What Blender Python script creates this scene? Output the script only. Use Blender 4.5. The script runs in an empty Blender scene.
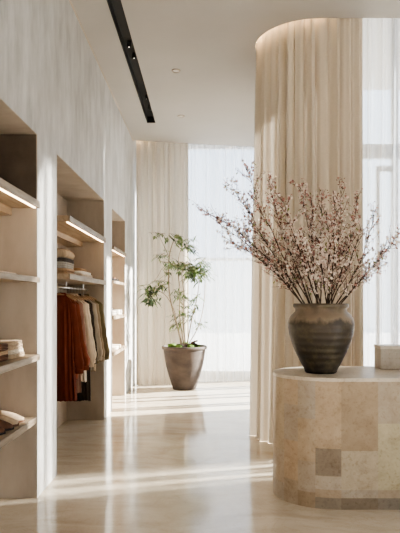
import bpy, bmesh, math, random
from mathutils import Vector, Matrix, noise
PI = math.pi
S = bpy.context.scene
COL = S.collection
F, PX, PY, H = 560.0, 206.0, 301.0, 1.35      # focal length (px), vanishing point, eye height

# ------------------------------------------------------------------ materials
def mat(name):
    m = bpy.data.materials.new(name); m.use_nodes = True
    nt = m.node_tree; nt.nodes.clear()
    out = nt.nodes.new('ShaderNodeOutputMaterial')
    return m, nt, out
def nd(nt, typ, **kw):
    n = nt.nodes.new(typ)
    for k, v in kw.items():
        if k.startswith('_'): setattr(n, k[1:], v)
        else: n.inputs[k.replace('__', ' ')].default_value = v
    return n
def ramp(nt, fac, stops):
    r = nt.nodes.new('ShaderNodeValToRGB')
    e = r.color_ramp.elements
    while len(e) < len(stops): e.new(0.5)
    for i, (p, c) in enumerate(stops):
        e[i].position = p; e[i].color = (*c, 1)
    nt.links.new(fac, r.inputs['Fac']); return r
def simple(name, c1, c2=None, rough=0.6, scale=8.0, bump=0.0, metal=0.0, stretch=(1, 1, 1), detail=4.0, spec=0.4, bscale=None, lo=.35, hi=.65):
    """principled material whose colour wanders between two tones through stretched noise"""
    m, nt, out = mat(name)
    p = nd(nt, 'ShaderNodeBsdfPrincipled', Roughness=rough, Metallic=metal)
    p.inputs['Specular IOR Level'].default_value = spec
    tc = nd(nt, 'ShaderNodeTexCoord'); mp = nd(nt, 'ShaderNodeMapping'); mp.inputs['Scale'].default_value = stretch
    nt.links.new(tc.outputs['Object'], mp.inputs['Vector'])
    nz = nd(nt, 'ShaderNodeTexNoise', Scale=scale, Detail=detail, Roughness=.6)
    nt.links.new(mp.outputs['Vector'], nz.inputs['Vector'])
    r = ramp(nt, nz.outputs['Fac'], [(lo, c1), (hi, c2 or c1)])
    nt.links.new(r.outputs['Color'], p.inputs['Base Color'])
    if bump:
        src = nz
        if bscale:
            src = nd(nt, 'ShaderNodeTexNoise', Scale=bscale, Detail=3.0)
            nt.links.new(mp.outputs['Vector'], src.inputs['Vector'])
        b = nd(nt, 'ShaderNodeBump', Strength=bump, Distance=.01)
        nt.links.new(src.outputs['Fac'], b.inputs['Height']); nt.links.new(b.outputs['Normal'], p.inputs['Normal'])
    nt.links.new(p.outputs['BSDF'], out.inputs['Surface'])
    return m
def emit(name, c, s):
    m, nt, out = mat(name)
    e = nd(nt, 'ShaderNodeEmission', Strength=s); e.inputs['Color'].default_value = (*c, 1)
    nt.links.new(e.outputs[0], out.inputs['Surface']); return m
def cloth_drape(name, c, transp, transl, rough=.9):
    """woven drapery: see-through share, light passing through, matt surface"""
    m, nt, out = mat(name)
    tc = nd(nt, 'ShaderNodeTexCoord')
    nz = nd(nt, 'ShaderNodeTexNoise', Scale=60.0, Detail=2.0)
    nt.links.new(tc.outputs['Object'], nz.inputs['Vector'])
    r = ramp(nt, nz.outputs['Fac'], [(.3, tuple(v*.95 for v in c)), (.7, c)])
    d = nd(nt, 'ShaderNodeBsdfDiffuse', Roughness=rough); t = nd(nt, 'ShaderNodeBsdfTranslucent')
    nt.links.new(r.outputs['Color'], d.inputs['Color']); nt.links.new(r.outputs['Color'], t.inputs['Color'])
    m1 = nd(nt, 'ShaderNodeMixShader', Fac=transl)
    nt.links.new(d.outputs[0], m1.inputs[1]); nt.links.new(t.outputs[0], m1.inputs[2])
    last = m1
    if transp > 0:
        # threads close up when a fold is seen edge-on
        lw = nd(nt, 'ShaderNodeLayerWeight', Blend=.3)
        mu = nd(nt, 'ShaderNodeMath', _operation='MULTIPLY_ADD')
        mu.inputs[1].default_value = -transp*.95; mu.inputs[2].default_value = transp
        nt.links.new(lw.outputs['Facing'], mu.inputs[0])
        tr = nd(nt, 'ShaderNodeBsdfTransparent')
        m2 = nd(nt, 'ShaderNodeMixShader')
        nt.links.new(mu.outputs[0], m2.inputs[0])
        nt.links.new(m1.outputs[0], m2.inputs[1]); nt.links.new(tr.outputs[0], m2.inputs[2])
        last = m2
    nt.links.new(last.outputs[0], out.inputs['Surface']); return m
def glass(name, tint, refl=.08):
    m, nt, out = mat(name)
    tr = nd(nt, 'ShaderNodeBsdfTransparent'); tr.inputs['Color'].default_value = (*tint, 1)
    gl = nd(nt, 'ShaderNodeBsdfGlossy', Roughness=.02)
    mx = nd(nt, 'ShaderNodeMixShader', Fac=refl)
    nt.links.new(tr.outputs[0], mx.inputs[1]); nt.links.new(gl.outputs[0], mx.inputs[2])
    nt.links.new(mx.outputs[0], out.inputs['Surface']); return m

def plaster(name, c1, c2, c3):
    """limewash plaster: broad clouds, long vertical trowel streaks"""
    m, nt, out = mat(name)
    p = nd(nt, 'ShaderNodeBsdfPrincipled', Roughness=.55); p.inputs['Specular IOR Level'].default_value = .3
    tc = nd(nt, 'ShaderNodeTexCoord')
    n1 = nd(nt, 'ShaderNodeTexNoise', Scale=1.6, Detail=6.0, Roughness=.65)
    mp = nd(nt, 'ShaderNodeMapping'); mp.inputs['Scale'].default_value = (4.2, 4.2, 1.5)
    n2 = nd(nt, 'ShaderNodeTexNoise', Scale=1.5, Detail=5.0, Roughness=.6)
    nt.links.new(tc.outputs['Object'], n1.inputs['Vector']); nt.links.new(tc.outputs['Object'], mp.inputs['Vector'])
    nt.links.new(mp.outputs['Vector'], n2.inputs['Vector'])
    r1 = ramp(nt, n1.outputs['Fac'], [(.3, c1), (.7, c2)])
    mx = nd(nt, 'ShaderNodeMix', _data_type='RGBA')
    r2 = ramp(nt, n2.outputs['Fac'], [(.38, (0, 0, 0)), (.72, (.85, .85, .85))])
    nt.links.new(r2.outputs['Color'], mx.inputs[0]); nt.links.new(r1.outputs['Color'], mx.inputs[6])
    mx.inputs[7].default_value = (*c3, 1)
    nt.links.new(mx.outputs[2], p.inputs['Base Color'])
    b = nd(nt, 'ShaderNodeBump', Strength=.15, Distance=.01)
    nt.links.new(n2.outputs['Fac'], b.inputs['Height']); nt.links.new(b.outputs['Normal'], p.inputs['Normal'])
    nt.links.new(p.outputs['BSDF'], out.inputs['Surface']); return m

def marble_floor():
    m, nt, out = mat('polished_limestone')
    p = nd(nt, 'ShaderNodeBsdfPrincipled'); p.inputs['Specular IOR Level'].default_value = .75
    tc = nd(nt, 'ShaderNodeTexCoord'); mp = nd(nt, 'ShaderNodeMapping')
    mp.inputs['Rotation'].default_value = (0, 0, math.radians(0)); mp.inputs['Location'].default_value = (.31, .18, 0)
    nt.links.new(tc.outputs['Object'], mp.inputs['Vector'])
    br = nd(nt, 'ShaderNodeTexBrick', Scale=1.0)
    br.inputs['Color1'].default_value = (.0, .0, .0, 1); br.inputs['Color2'].default_value = (1, 1, 1, 1)
    br.inputs['Mortar'].default_value = (.3, .3, .3, 1); br.inputs['Mortar Size'].default_value = .0022
    br.inputs['Brick Width'].default_value = 1.2; br.inputs['Row Height'].default_value = .8
    nt.links.new(mp.outputs['Vector'], br.inputs['Vector'])
    st = nd(nt, 'ShaderNodeMapping'); st.inputs['Scale'].default_value = (1, 2.3, 1)
    nt.links.new(tc.outputs['Object'], st.inputs['Vector'])
    n1 = nd(nt, 'ShaderNodeTexNoise', Scale=1.5, Detail=8.0, Roughness=.6, Distortion=1.2)
    nt.links.new(st.outputs['Vector'], n1.inputs['Vector'])
    r1 = ramp(nt, n1.outputs['Fac'], [(.3, (.54, .44, .33)), (.52, (.66, .57, .45)), (.7, (.73, .65, .54))])
    r2 = ramp(nt, br.outputs['Color'], [(0, (.92, .92, .92)), (1, (1.0, 1.0, 1.0))])
    mu = nd(nt, 'ShaderNodeMix', _data_type='RGBA', _blend_type='MULTIPLY'); mu.inputs[0].default_value = 1
    nt.links.new(r1.outputs['Color'], mu.inputs[6]); nt.links.new(r2.outputs['Color'], mu.inputs[7])
    n3 = nd(nt, 'ShaderNodeTexNoise', Scale=3.2, Detail=10.0, Roughness=.7, Distortion=2.5)
    nt.links.new(tc.outputs['Object'], n3.inputs['Vector'])
    v = ramp(nt, n3.outputs['Fac'], [(.485, (1, 1, 1)), (.5, (.86, .8, .72)), (.515, (1, 1, 1))])
    mv = nd(nt, 'ShaderNodeMix', _data_type='RGBA', _blend_type='MULTIPLY'); mv.inputs[0].default_value = .7
    nt.links.new(mu.outputs[2], mv.inputs[6]); nt.links.new(v.outputs['Color'], mv.inputs[7])
    nt.links.new(mv.outputs[2], p.inputs['Base Color'])
    rr = nd(nt, 'ShaderNodeMapRange'); rr.inputs['To Min'].default_value = .07; rr.inputs['To Max'].default_value = .17
    nt.links.new(n1.outputs['Fac'], rr.inputs['Value']); nt.links.new(rr.outputs['Result'], p.inputs['Roughness'])
    nt.links.new(p.outputs['BSDF'], out.inputs['Surface']); return m

def travertine(name, attr=True, dark=1.0):
    m, nt, out = mat(name)
    p = nd(nt, 'ShaderNodeBsdfPrincipled', Roughness=.38); p.inputs['Specular IOR Level'].default_value = .45
    tc = nd(nt, 'ShaderNodeTexCoord')
    n1 = nd(nt, 'ShaderNodeTexNoise', Scale=8.0, Detail=10.0, Roughness=.75, Distortion=.4)
    nt.links.new(tc.outputs['Object'], n1.inputs['Vector'])
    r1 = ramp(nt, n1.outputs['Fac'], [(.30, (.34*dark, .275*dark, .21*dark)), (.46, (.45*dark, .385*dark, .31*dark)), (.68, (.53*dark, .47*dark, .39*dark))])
    n2 = nd(nt, 'ShaderNodeTexNoise', Scale=55.0, Detail=4.0)
    nt.links.new(tc.outputs['Object'], n2.inputs['Vector'])
    r2 = ramp(nt, n2.outputs['Fac'], [(.3, (.78, .74, .68)), (.45, (1, 1, 1))])
    mu = nd(nt, 'ShaderNodeMix', _data_type='RGBA', _blend_type='MULTIPLY'); mu.inputs[0].default_value = .8
    nt.links.new(r1.outputs['Color'], mu.inputs[6]); nt.links.new(r2.outputs['Color'], mu.inputs[7])
    last = mu
    if attr:
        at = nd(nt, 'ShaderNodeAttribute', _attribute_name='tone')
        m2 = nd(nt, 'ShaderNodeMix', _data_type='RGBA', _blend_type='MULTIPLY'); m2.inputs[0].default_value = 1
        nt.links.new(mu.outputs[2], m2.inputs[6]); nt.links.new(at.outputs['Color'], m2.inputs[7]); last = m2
    nt.links.new(last.outputs[2], p.inputs['Base Color'])
    b = nd(nt, 'ShaderNodeBump', Strength=.12, Distance=.006)
    nt.links.new(n2.outputs['Fac'], b.inputs['Height']); nt.links.new(b.outputs['Normal'], p.inputs['Normal'])
    nt.links.new(p.outputs['BSDF'], out.inputs['Surface']); return m

def vase_mat():
    m, nt, out = mat('aged_stoneware')
    p = nd(nt, 'ShaderNodeBsdfPrincipled', Roughness=.5); p.inputs['Specular IOR Level'].default_value = .45
    tc = nd(nt, 'ShaderNodeTexCoord'); sx = nd(nt, 'ShaderNodeSeparateXYZ')
    nt.links.new(tc.outputs['Object'], sx.inputs[0])
    mp = nd(nt, 'ShaderNodeMapping'); mp.inputs['Scale'].default_value = (1, 1, .35)
    nt.links.new(tc.outputs['Object'], mp.inputs['Vector'])
    n1 = nd(nt, 'ShaderNodeTexNoise', Scale=16.0, Detail=4.0); nt.links.new(mp.outputs['Vector'], n1.inputs['Vector'])
    ad = nd(nt, 'ShaderNodeMath', _operation='MULTIPLY_ADD'); ad.inputs[1].default_value = .16
    nt.links.new(n1.outputs['Fac'], ad.inputs[0]); nt.links.new(sx.outputs['Z'], ad.inputs[2])
    r1 = ramp(nt, ad.outputs[0], [(.08, (.024, .018, .013)), (.3, (.040, .030, .021)), (.425, (.058, .042, .029)), (.455, (.24, .18, .125)), (.505, (.21, .155, .105)), (.55, (.10, .075, .05))])
    n2 = nd(nt, 'ShaderNodeTexNoise', Scale=9.0, Detail=7.0, Roughness=.7); nt.links.new(tc.outputs['Object'], n2.inputs['Vector'])
    r2 = ramp(nt, n2.outputs['Fac'], [(.48, (0, 0, 0)), (.68, (.6, .6, .6))])
    mx = nd(nt, 'ShaderNodeMix', _data_type='RGBA'); mx.inputs[7].default_value = (.125, .105, .06, 1)
    nt.links.new(r2.outputs['Color'], mx.inputs[0]); nt.links.new(r1.outputs['Color'], mx.inputs[6])
    nt.links.new(mx.outputs[2], p.inputs['Base Color'])
    wv = nd(nt, 'ShaderNodeTexWave', _bands_direction='Z', Scale=7.0, Distortion=.5, Detail=2.0)
    nt.links.new(tc.outputs['Object'], wv.inputs['Vector'])
    b = nd(nt, 'ShaderNodeBump', Strength=.4, Distance=.006)
    nt.links.new(wv.outputs['Fac'], b.inputs['Height'])
    b2 = nd(nt, 'ShaderNodeBump', Strength=.3, Distance=.004)
    nt.links.new(n2.outputs['Fac'], b2.inputs['Height']); nt.links.new(b.outputs['Normal'], b2.inputs['Normal'])
    nt.links.new(b2.outputs['Normal'], p.inputs['Normal'])
    nt.links.new(p.outputs['BSDF'], out.inputs['Surface']); return m

M = {}
M['plaster'] = plaster('limewash_plaster', (.33, .315, .295), (.45, .43, .405), (.60, .59, .57))
M['niche'] = plaster('clay_plaster', (.40, .33, .265), (.47, .40, .325), (.53, .46, .385))
M['bay_shade'] = simple('umber_bay_shade', (.085, .062, .045), (.13, .097, .07), rough=.7, scale=5, detail=6)  # dark umber that paints in shade for the nearest niche's top bay
M['ceil'] = simple('ceiling_paint', (.40, .375, .345), (.415, .39, .36), rough=.8, scale=2, spec=.15)
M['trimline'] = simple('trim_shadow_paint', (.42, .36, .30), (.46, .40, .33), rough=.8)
M['floor'] = marble_floor()
M['terrace'] = simple('terrace_stone', (.62, .6, .57), (.7, .68, .65), rough=.8, scale=3)
M['drape'] = cloth_drape('linen_drape', (.67, .59, .485), 0.0, .07)
M['drape_far'] = cloth_drape('ivory_drape', (.68, .61, .51), 0.0, .34)
M['sheer'] = cloth_drape('white_sheer', (.80, .83, .88), .56, .55)
M['sheer_far'] = cloth_drape('white_sheer_far', (.92, .91, .89), .50, .66)
M['glass'] = glass('clear_glass', (.95, .97, .98))
M['glass_tint'] = glass('pale_blue_glass', (.86, .90, .95))
M['frame'] = simple('grey_window_frame', (.36, .36, .36), (.40, .40, .39), rough=.5)
M['frame_light'] = simple('white_window_frame', (.80, .76, .70), (.84, .80, .74), rough=.5)
M['oak'] = simple('pale_oak', (.33, .235, .15), (.46, .35, .24), rough=.5, scale=3.5, stretch=(7, .8, 9), detail=6, bump=.06)
M['oak_edge'] = simple('bleached_oak_edge', (.19, .14, .092), (.34, .27, .195), rough=.5, scale=4, stretch=(5, 1, 8), detail=6)
M['led'] = emit('warm_led', (1.0, .72, .45), 9)
M['led_cove'] = emit('warm_cove_led', (1.0, .74, .45), 60)
M['black'] = simple('matt_black_metal', (.012, .012, .012), (.018, .017, .016), rough=.6)
M['spot'] = emit('spot_lens', (1.0, .9, .75), 5)
M['white'] = simple('white_trim_metal', (.62, .58, .53), (.66, .62, .57), rough=.5)
M['lens'] = simple('frosted_lens', (.55, .51, .46), (.58, .54, .49), rough=.4)
M['trav'] = travertine('travertine_tiles')
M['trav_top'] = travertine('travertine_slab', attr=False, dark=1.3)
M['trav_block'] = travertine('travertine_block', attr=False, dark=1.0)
M['vase'] = vase_mat()
M['pot'] = simple('brown_clay', (.042, .030, .024), (.075, .055, .044), rough=.75, scale=4, stretch=(1, 1, 1.6), bump=.2, bscale=22)
M['pot_rim'] = simple('brown_clay_rim', (.06, .044, .035), (.09, .067, .054), rough=.75, scale=6, bump=.2)
M['soil'] = simple('dark_soil', (.03, .02, .013), (.08, .05, .03), rough=.95, scale=30, bump=.6)
M['moss'] = simple('green_moss', (.07, .13, .02), (.16, .24, .05), rough=.95, scale=35, bump=.8)
M['stem'] = simple('grey_brown_stem', (.20, .145, .09), (.34, .26, .17), rough=.8, scale=25)
M['leaf'] = simple('green_leaf', (.07, .13, .035), (.22, .28, .10), rough=.5, scale=9, detail=1, lo=.4, hi=.6)
M['leaf_dark'] = simple('dark_green_leaf', (.02, .045, .018), (.05, .09, .035), rough=.45, scale=9, detail=1)
M['bark'] = simple('dark_cherry_bark', (.035, .021, .017), (.085, .053, .04), rough=.8, scale=40, bump=.3)
M['petal'] = simple('pale_pink_petal', (.70, .55, .47), (.86, .76, .67), rough=.7, scale=12, detail=1)
M['petal_rose'] = simple('rose_petal', (.34, .155, .13), (.56, .32, .27), rough=.7, scale=12, detail=1)
M['bud'] = simple('burgundy_bud', (.10, .026, .022), (.20, .065, .045), rough=.6, scale=20)
M['young_leaf'] = simple('young_green_leaf', (.16, .2, .05), (.28, .30, .10), rough=.6, scale=20)
M['chrome'] = simple('brushed_steel', (.5, .48, .45), (.58, .56, .53), rough=.3, metal=1.0)
M['hanger'] = simple('hanger_beech', (.36, .22, .12), (.46, .30, .17), rough=.5, scale=10, stretch=(1, 6, 6))
def fabric(name, c, k=1.35):
    return simple(name, c, tuple(min(1, v*k) for v in c), rough=.9, scale=26, stretch=(1, 1, .3), detail=3, bump=.25, spec=.15)

# ------------------------------------------------------------------ mesh helpers
def obj(name, bm, m, parent=None, smooth=False, loc=None):
    me = bpy.data.meshes.new(name)
    bmesh.ops.recalc_face_normals(bm, faces=bm.faces)
    bm.to_mesh(me); bm.free()
    for x in (m if isinstance(m, (list, tuple)) else [m]): me.materials.append(x)
    if smooth:
        for p in me.polygons: p.use_smooth = True
    o = bpy.data.objects.new(name, me); COL.objects.link(o)
    if parent: o.parent = parent
    if loc: o.location = loc
    return o
def thing(name, label, cat, loc=(0, 0, 0), group=None, rz=0):
    o = bpy.data.objects.new(name, None); COL.objects.link(o)
    o.location = loc; o.rotation_euler = (0, 0, rz); o.empty_display_size = .1
    o['label'] = label; o['category'] = cat
    if group: o['group'] = group
    return o
def tag(o, label, cat, group=None):
    o['label'] = label; o['category'] = cat
    if group: o['group'] = group
    return o
def struct(o): o['kind'] = 'structure'; return o
def box(bm, x0, x1, y0, y1, z0, z1, mi=0, bevel=0):
    vs = [bm.verts.new((x, y, z)) for z in (z0, z1) for y in (y0, y1) for x in (x0, x1)]
    fs = [bm.faces.new([vs[i] for i in q]) for q in ((0, 2, 3, 1), (4, 5, 7, 6), (0, 1, 5, 4), (2, 6, 7, 3), (0, 4, 6, 2), (1, 3, 7, 5))]
    for f in fs: f.material_index = mi
    if bevel:
        es = list({e for f in fs for e in f.edges})
        bmesh.ops.bevel(bm, geom=es, offset=bevel, segments=2, profile=.5, affect='EDGES')
    return fs
def lathe(bm, prof, n=48, mi=0):
    rings = []
    for r, z in prof:
        if r < 1e-5: rings.append([bm.verts.new((0, 0, z))])
        else: rings.append([bm.verts.new((r*math.cos(2*PI*i/n), r*math.sin(2*PI*i/n), z)) for i in range(n)])
    for a, b in zip(rings, rings[1:]):
        for i in range(n):
            j = (i+1) % n
            va = [a[0]] if len(a) == 1 else [a[i], a[j]]
            vb = [b[0]] if len(b) == 1 else [b[j], b[i]]
            q = va+vb
            if len(q) >= 3: bm.faces.new(q).material_index = mi
def tube(bm, pts, rads, n=6, mi=0, caps=True):
    pts = [Vector(p) for p in pts]; rings = []
    if not hasattr(rads, '__len__'): rads = [rads]*len(pts)
    prev = None
    for i, p in enumerate(pts):
        d = (pts[min(i+1, len(pts)-1)]-pts[max(i-1, 0)])
        if d.length < 1e-9: d = Vector((0, 0, 1))
        d.normalize()
        if prev is None:
            a = d.orthogonal().normalized()
        else:
            a = (prev-d*prev.dot(d))
            a = a.normalized() if a.length > 1e-6 else d.orthogonal().normalized()
        prev = a; b = d.cross(a)
        rings.append([bm.verts.new(p+(a*math.cos(2*PI*k/n)+b*math.sin(2*PI*k/n))*rads[i]) for k in range(n)])
    for a, b in zip(rings, rings[1:]):
        for k in range(n):
            bm.faces.new((a[k], a[(k+1) % n], b[(k+1) % n], b[k])).material_index = mi
    if caps:
        bm.faces.new(rings[0][::-1]).material_index = mi; bm.faces.new(rings[-1]).material_index = mi
def at(x, y, Y): return Vector(((x-PX)*Y/F, Y, H+(PY-y)*Y/F))

# ------------------------------------------------------------------ camera
cam = bpy.data.cameras.new('camera'); co = bpy.data.objects.new('camera', cam); COL.objects.link(co)
co.location = (0, 0, H); co.rotation_euler = (PI/2, 0, 0)
cam.sensor_fit = 'HORIZONTAL'; cam.sensor_width = 36; cam.lens = F/400*36
cam.shift_x = -(PX-200)/400; cam.shift_y = (PY-266.5)/400
cam.clip_start = .05; cam.clip_end = 200
S.camera = co

# ------------------------------------------------------------------ light
w = bpy.data.worlds.new('sky'); S.world = w; w.use_nodes = True
nt = w.node_tree; nt.nodes.clear()
wo = nt.nodes.new('ShaderNodeOutputWorld'); bg = nt.nodes.new('ShaderNodeBackground')
tc = nt.nodes.new('ShaderNodeTexCoord'); sx = nt.nodes.new('ShaderNodeSeparateXYZ')
nt.links.new(tc.outputs['Generated'], sx.inputs[0])
r = ramp(nt, sx.outputs['Z'], [(0.0, (.90, .93, .97)), (.25, (.82, .90, 1.0)), (1.0, (.72, .84, 1.0))])
nt.links.new(r.outputs['Color'], bg.inputs['Color']); bg.inputs['Strength'].default_value = 3.3
nt.links.new(bg.outputs[0], wo.inputs['Surface'])
sd = bpy.data.lights.new('sun', 'SUN'); sd.energy = 46.0; sd.angle = math.radians(1.5); sd.color = (1.0, .95, .87)
so = bpy.data.objects.new('sun', sd); COL.objects.link(so)
sv = Vector((-1, -.27, -.40)); so.rotation_euler = sv.to_track_quat('-Z', 'Y').to_euler(); so.location = (8, 8, 6)
S.view_settings.view_transform = 'AgX'
S.view_settings.look = 'AgX - Medium High Contrast'
S.view_settings.exposure = 0.33

# ------------------------------------------------------------------ room shell
XW, XB = -1.158, -1.58            # wall face, niche back
N = [(1.5, 3.84), (4.35, 6.356), (6.90, 8.0)]
ZN, ZC = 2.495, 3.90
YB = 9.85
bm = bmesh.new()
ys = [-3.0]+[v for n in N for v in n]+[YB]
for i in range(0, len(ys), 2):
    box(bm, XB-.12, XW, ys[i], ys[i+1], 0, ZN, 0)
for a, b in N: box(bm, XB-.12, XB, a, b, 0, ZN, 1)
box(bm, XB-.12, XW, -3.0, YB, ZN, 5.1, 0)
# the sides and tops of the niches are the clay plaster
for f in bm.faces:
    c = f.calc_center_median(); n = f.normal
    f.normal_update(); n = f.normal
    if abs(n.y) > .9 and -2 < c.y < 9 and c.z < ZN: f.material_index = 1
struct(obj('wall_left', bm, [M['plaster'], M['niche']]))
bm = bmesh.new()
for a, b in N: box(bm, XB, XW-.001, a, b, ZN-.004, ZN-.0005)
struct(obj('trim_1', bm, M['niche']))
bm = bmesh.new(); box(bm, XB-.12, 3.7, -3.0, YB+.1, -.08, 0); struct(obj('floor', bm, M['floor']))
bm = bmesh.new(); box(bm, -8, 1.35, YB+.1, 24, -.1, -.02); box(bm, 3.7, 14, -6, 24, -.1, -.02); box(bm, 1.35, 3.7, YB+.1, 24, -.1, -.02)
struct(obj('ground', bm, M['terrace']))

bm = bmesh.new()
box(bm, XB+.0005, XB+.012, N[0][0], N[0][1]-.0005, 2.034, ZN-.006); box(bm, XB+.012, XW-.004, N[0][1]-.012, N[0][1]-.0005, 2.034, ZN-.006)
struct(obj('bay_shade_panels', bm, M['bay_shade']))  # dark panels added to stand in for the unlit top bay
# ceiling with the trough slot, the curved curtain recess, and its far edge
CX, CY, CR = 1.04, 5.60, .55
def arc(cx, cy, r, a0, a1, n): return [(cx+r*math.cos(a0+(a1-a0)*i/n), cy+r*math.sin(a0+(a1-a0)*i/n)) for i in range(n+1)]
lip = [(3.7, CY-CR)]+arc(CX, CY, CR, -PI/2, -PI, 24)+arc(CX+.16, 6.50, CR, PI, PI/2, 16)+[(1.28, 7.05)]
far = [(-1.158+i*.15, 8.87+.46*(i/16)**.8) for i in range(17)]       # left to right
outer = [(XW, -3.0), (3.7, -3.0)]+lip+[(1.28, 9.4)]+far[::-1]
slot = [(-.845, -2.0), (-.722, -2.0), (-.722, 8.02), (-.845, 8.02)]
def plate(name, loops, z0, z1, m):
    bm = bmesh.new(); allv = []
    for lp in loops:
        vs = [bm.verts.new((x, y, z0)) for x, y in lp]
        for i in range(len(vs)): bm.edges.new((vs[i], vs[(i+1) % len(vs)]))
    bmesh.ops.triangle_fill(bm, use_beauty=True, edges=bm.edges[:], normal=(0, 0, -1))
    r = bmesh.ops.extrude_face_region(bm, geom=bm.faces[:])
    bmesh.ops.translate(bm, verts=[v for v in r['geom'] if isinstance(v, bmesh.types.BMVert)], vec=(0, 0, z1-z0))
    return obj(name, bm, m)
struct(plate('ceiling', [outer, slot], ZC, ZC+.10, M['ceil']))
bm = bmesh.new()
box(bm, XB-.12, 3.75, 4.7, YB+.1, 5.1, 5.2); box(bm, XB-.12, 3.75, 4.6, 4.7, 4.3, 5.2)
box(bm, XB-.12, 3.75, -3.0, 4.7, 4.3, 4.4)
struct(obj('trim_2', bm, M['ceil']))
# thin shadow line where wall meets ceiling
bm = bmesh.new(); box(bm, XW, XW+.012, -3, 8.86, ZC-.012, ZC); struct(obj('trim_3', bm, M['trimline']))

# back wall and windows
bm = bmesh.new(); box(bm, XB-.12, -.74, YB-.12, YB, 0, 5.1); box(bm, -.74, 1.42, YB-.12, YB, 4.05, 5.1); struct(obj('wall_back', bm, M['plaster']))
bm = bmesh.new(); box(bm, XB-.12, 3.7, -3.12, -3.0, 0, 4.3); struct(obj('wall_front', bm, M['plaster']))
def window(name, bars, panes, frame):
    bm = bmesh.new()
    for b in bars: box(bm, *b)
    o = struct(obj(name, bm, frame))
    for (b, m) in panes:
        bm = bmesh.new(); box(bm, *b); obj('glass_pane', bm, m, o)
    return o
y0, y1 = YB-.10, YB-.03
window('window_1', [(-.74, -.69, y0, y1, 0, 4.05), (1.30, 1.38, y0, y1, 0, 4.05), (-.69, 1.30, y0, y1, 0, .13), (-.69, 1.30, y0, y1, 2.05, 2.10), (-.69, 1.30, y0, y1, 4.0, 4.05)],
       [((-.69, 1.30, y0+.03, y0+.04, .13, 2.05), M['glass']), ((-.69, 1.30, y0+.03, y0+.04, 2.10, 4.0), M['glass_tint'])], M['frame_light'])
bm = bmesh.new(); box(bm, 1.30, 1.42, 7.14, YB-.12, 2.95, 5.1); struct(obj('wall_right', bm, M['plaster']))
streak_muls = [7.14, 7.5, 7.62, 8.1, 8.35, 8.85, 9.0, 9.66]  # posts of the unseen side window, unevenly spaced to streak the sun patch
window('window_2', [(1.32, 1.40, y, y+.07, 0, 2.95) for y in streak_muls]+[(1.32, 1.40, 7.14, 9.73, 2.88, 2.95)], [((1.355, 1.365, 7.2, 9.7, 0.02, 2.88), M['glass'])], M['frame'])
# garden-side glazing behind the sheer: transom, door leaf and posts
g0, g1 = 7.06, 7.13
def gx(x): return (x-PX)*7.06/F
def gz(y): return H+(PY-y)*7.06/F
window('window_3', [(1.28, 1.42, g0, g1, 0, 5.1), (1.42, 3.7, g0, g1, gz(158), gz(144)), (gx(392.5), gx(398.5), g0, g1, 0, 5.1),
                    (gx(377), gx(392.5), g0+.01, g1-.01, gz(171), gz(165.5)), (gx(377), gx(380), g0+.01, g1-.01, .1, gz(171)), (gx(377), gx(392.5), g0+.01, g1-.01, 0, .1),
                    (3.6, 3.7, g0, g1, 0, 5.1), (1.42, 3.7, g0, g1, 5.02, 5.1)],
       [((1.42, 3.6, g0+.03, g0+.04, .02, gz(158)), M['glass']), ((1.42, 3.6, g0+.03, g0+.04, gz(144), 5.02), M['glass'])], M['frame'])
window('added_fin_window', [(3.6, 3.7, y, y+w_, 0, 4.3) for y, w_ in [(4.9, .03)]+[(4.97+.072*i+.014*((i*7) % 3-1), .022+.012*((i*5) % 3)) for i in range(14)]+[(6.0, .06), (6.3, .06), (6.6, .06)]]+[(3.6, 3.7, 4.9, 7.06, 4.3, 5.1)], [((3.64, 3.65, 4.96, 7.06, .02, 4.3), M['glass'])], M['frame'])  # unseen side window; irregular fins added to break the sun into floor streaks
bm = bmesh.new(); box(bm, 3.6, 3.7, 2.4, 4.9, 0, 5.1); box(bm, 3.6, 3.7, -1.0, 2.4, 2.9, 4.3); box(bm, 3.6, 3.7, -3, -1.0, 0, 4.3); struct(obj('wall_right', bm, M['plaster']))
window('fill_window', [(3.6, 3.7, y, y+.06, 0, 2.9) for y in (-1.0, .1, 1.2, 2.34)], [((3.64, 3.65, -.94, 2.34, .02, 2.9), M['glass'])], M['frame'])  # unseen window added to let in fill light from the right

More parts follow.
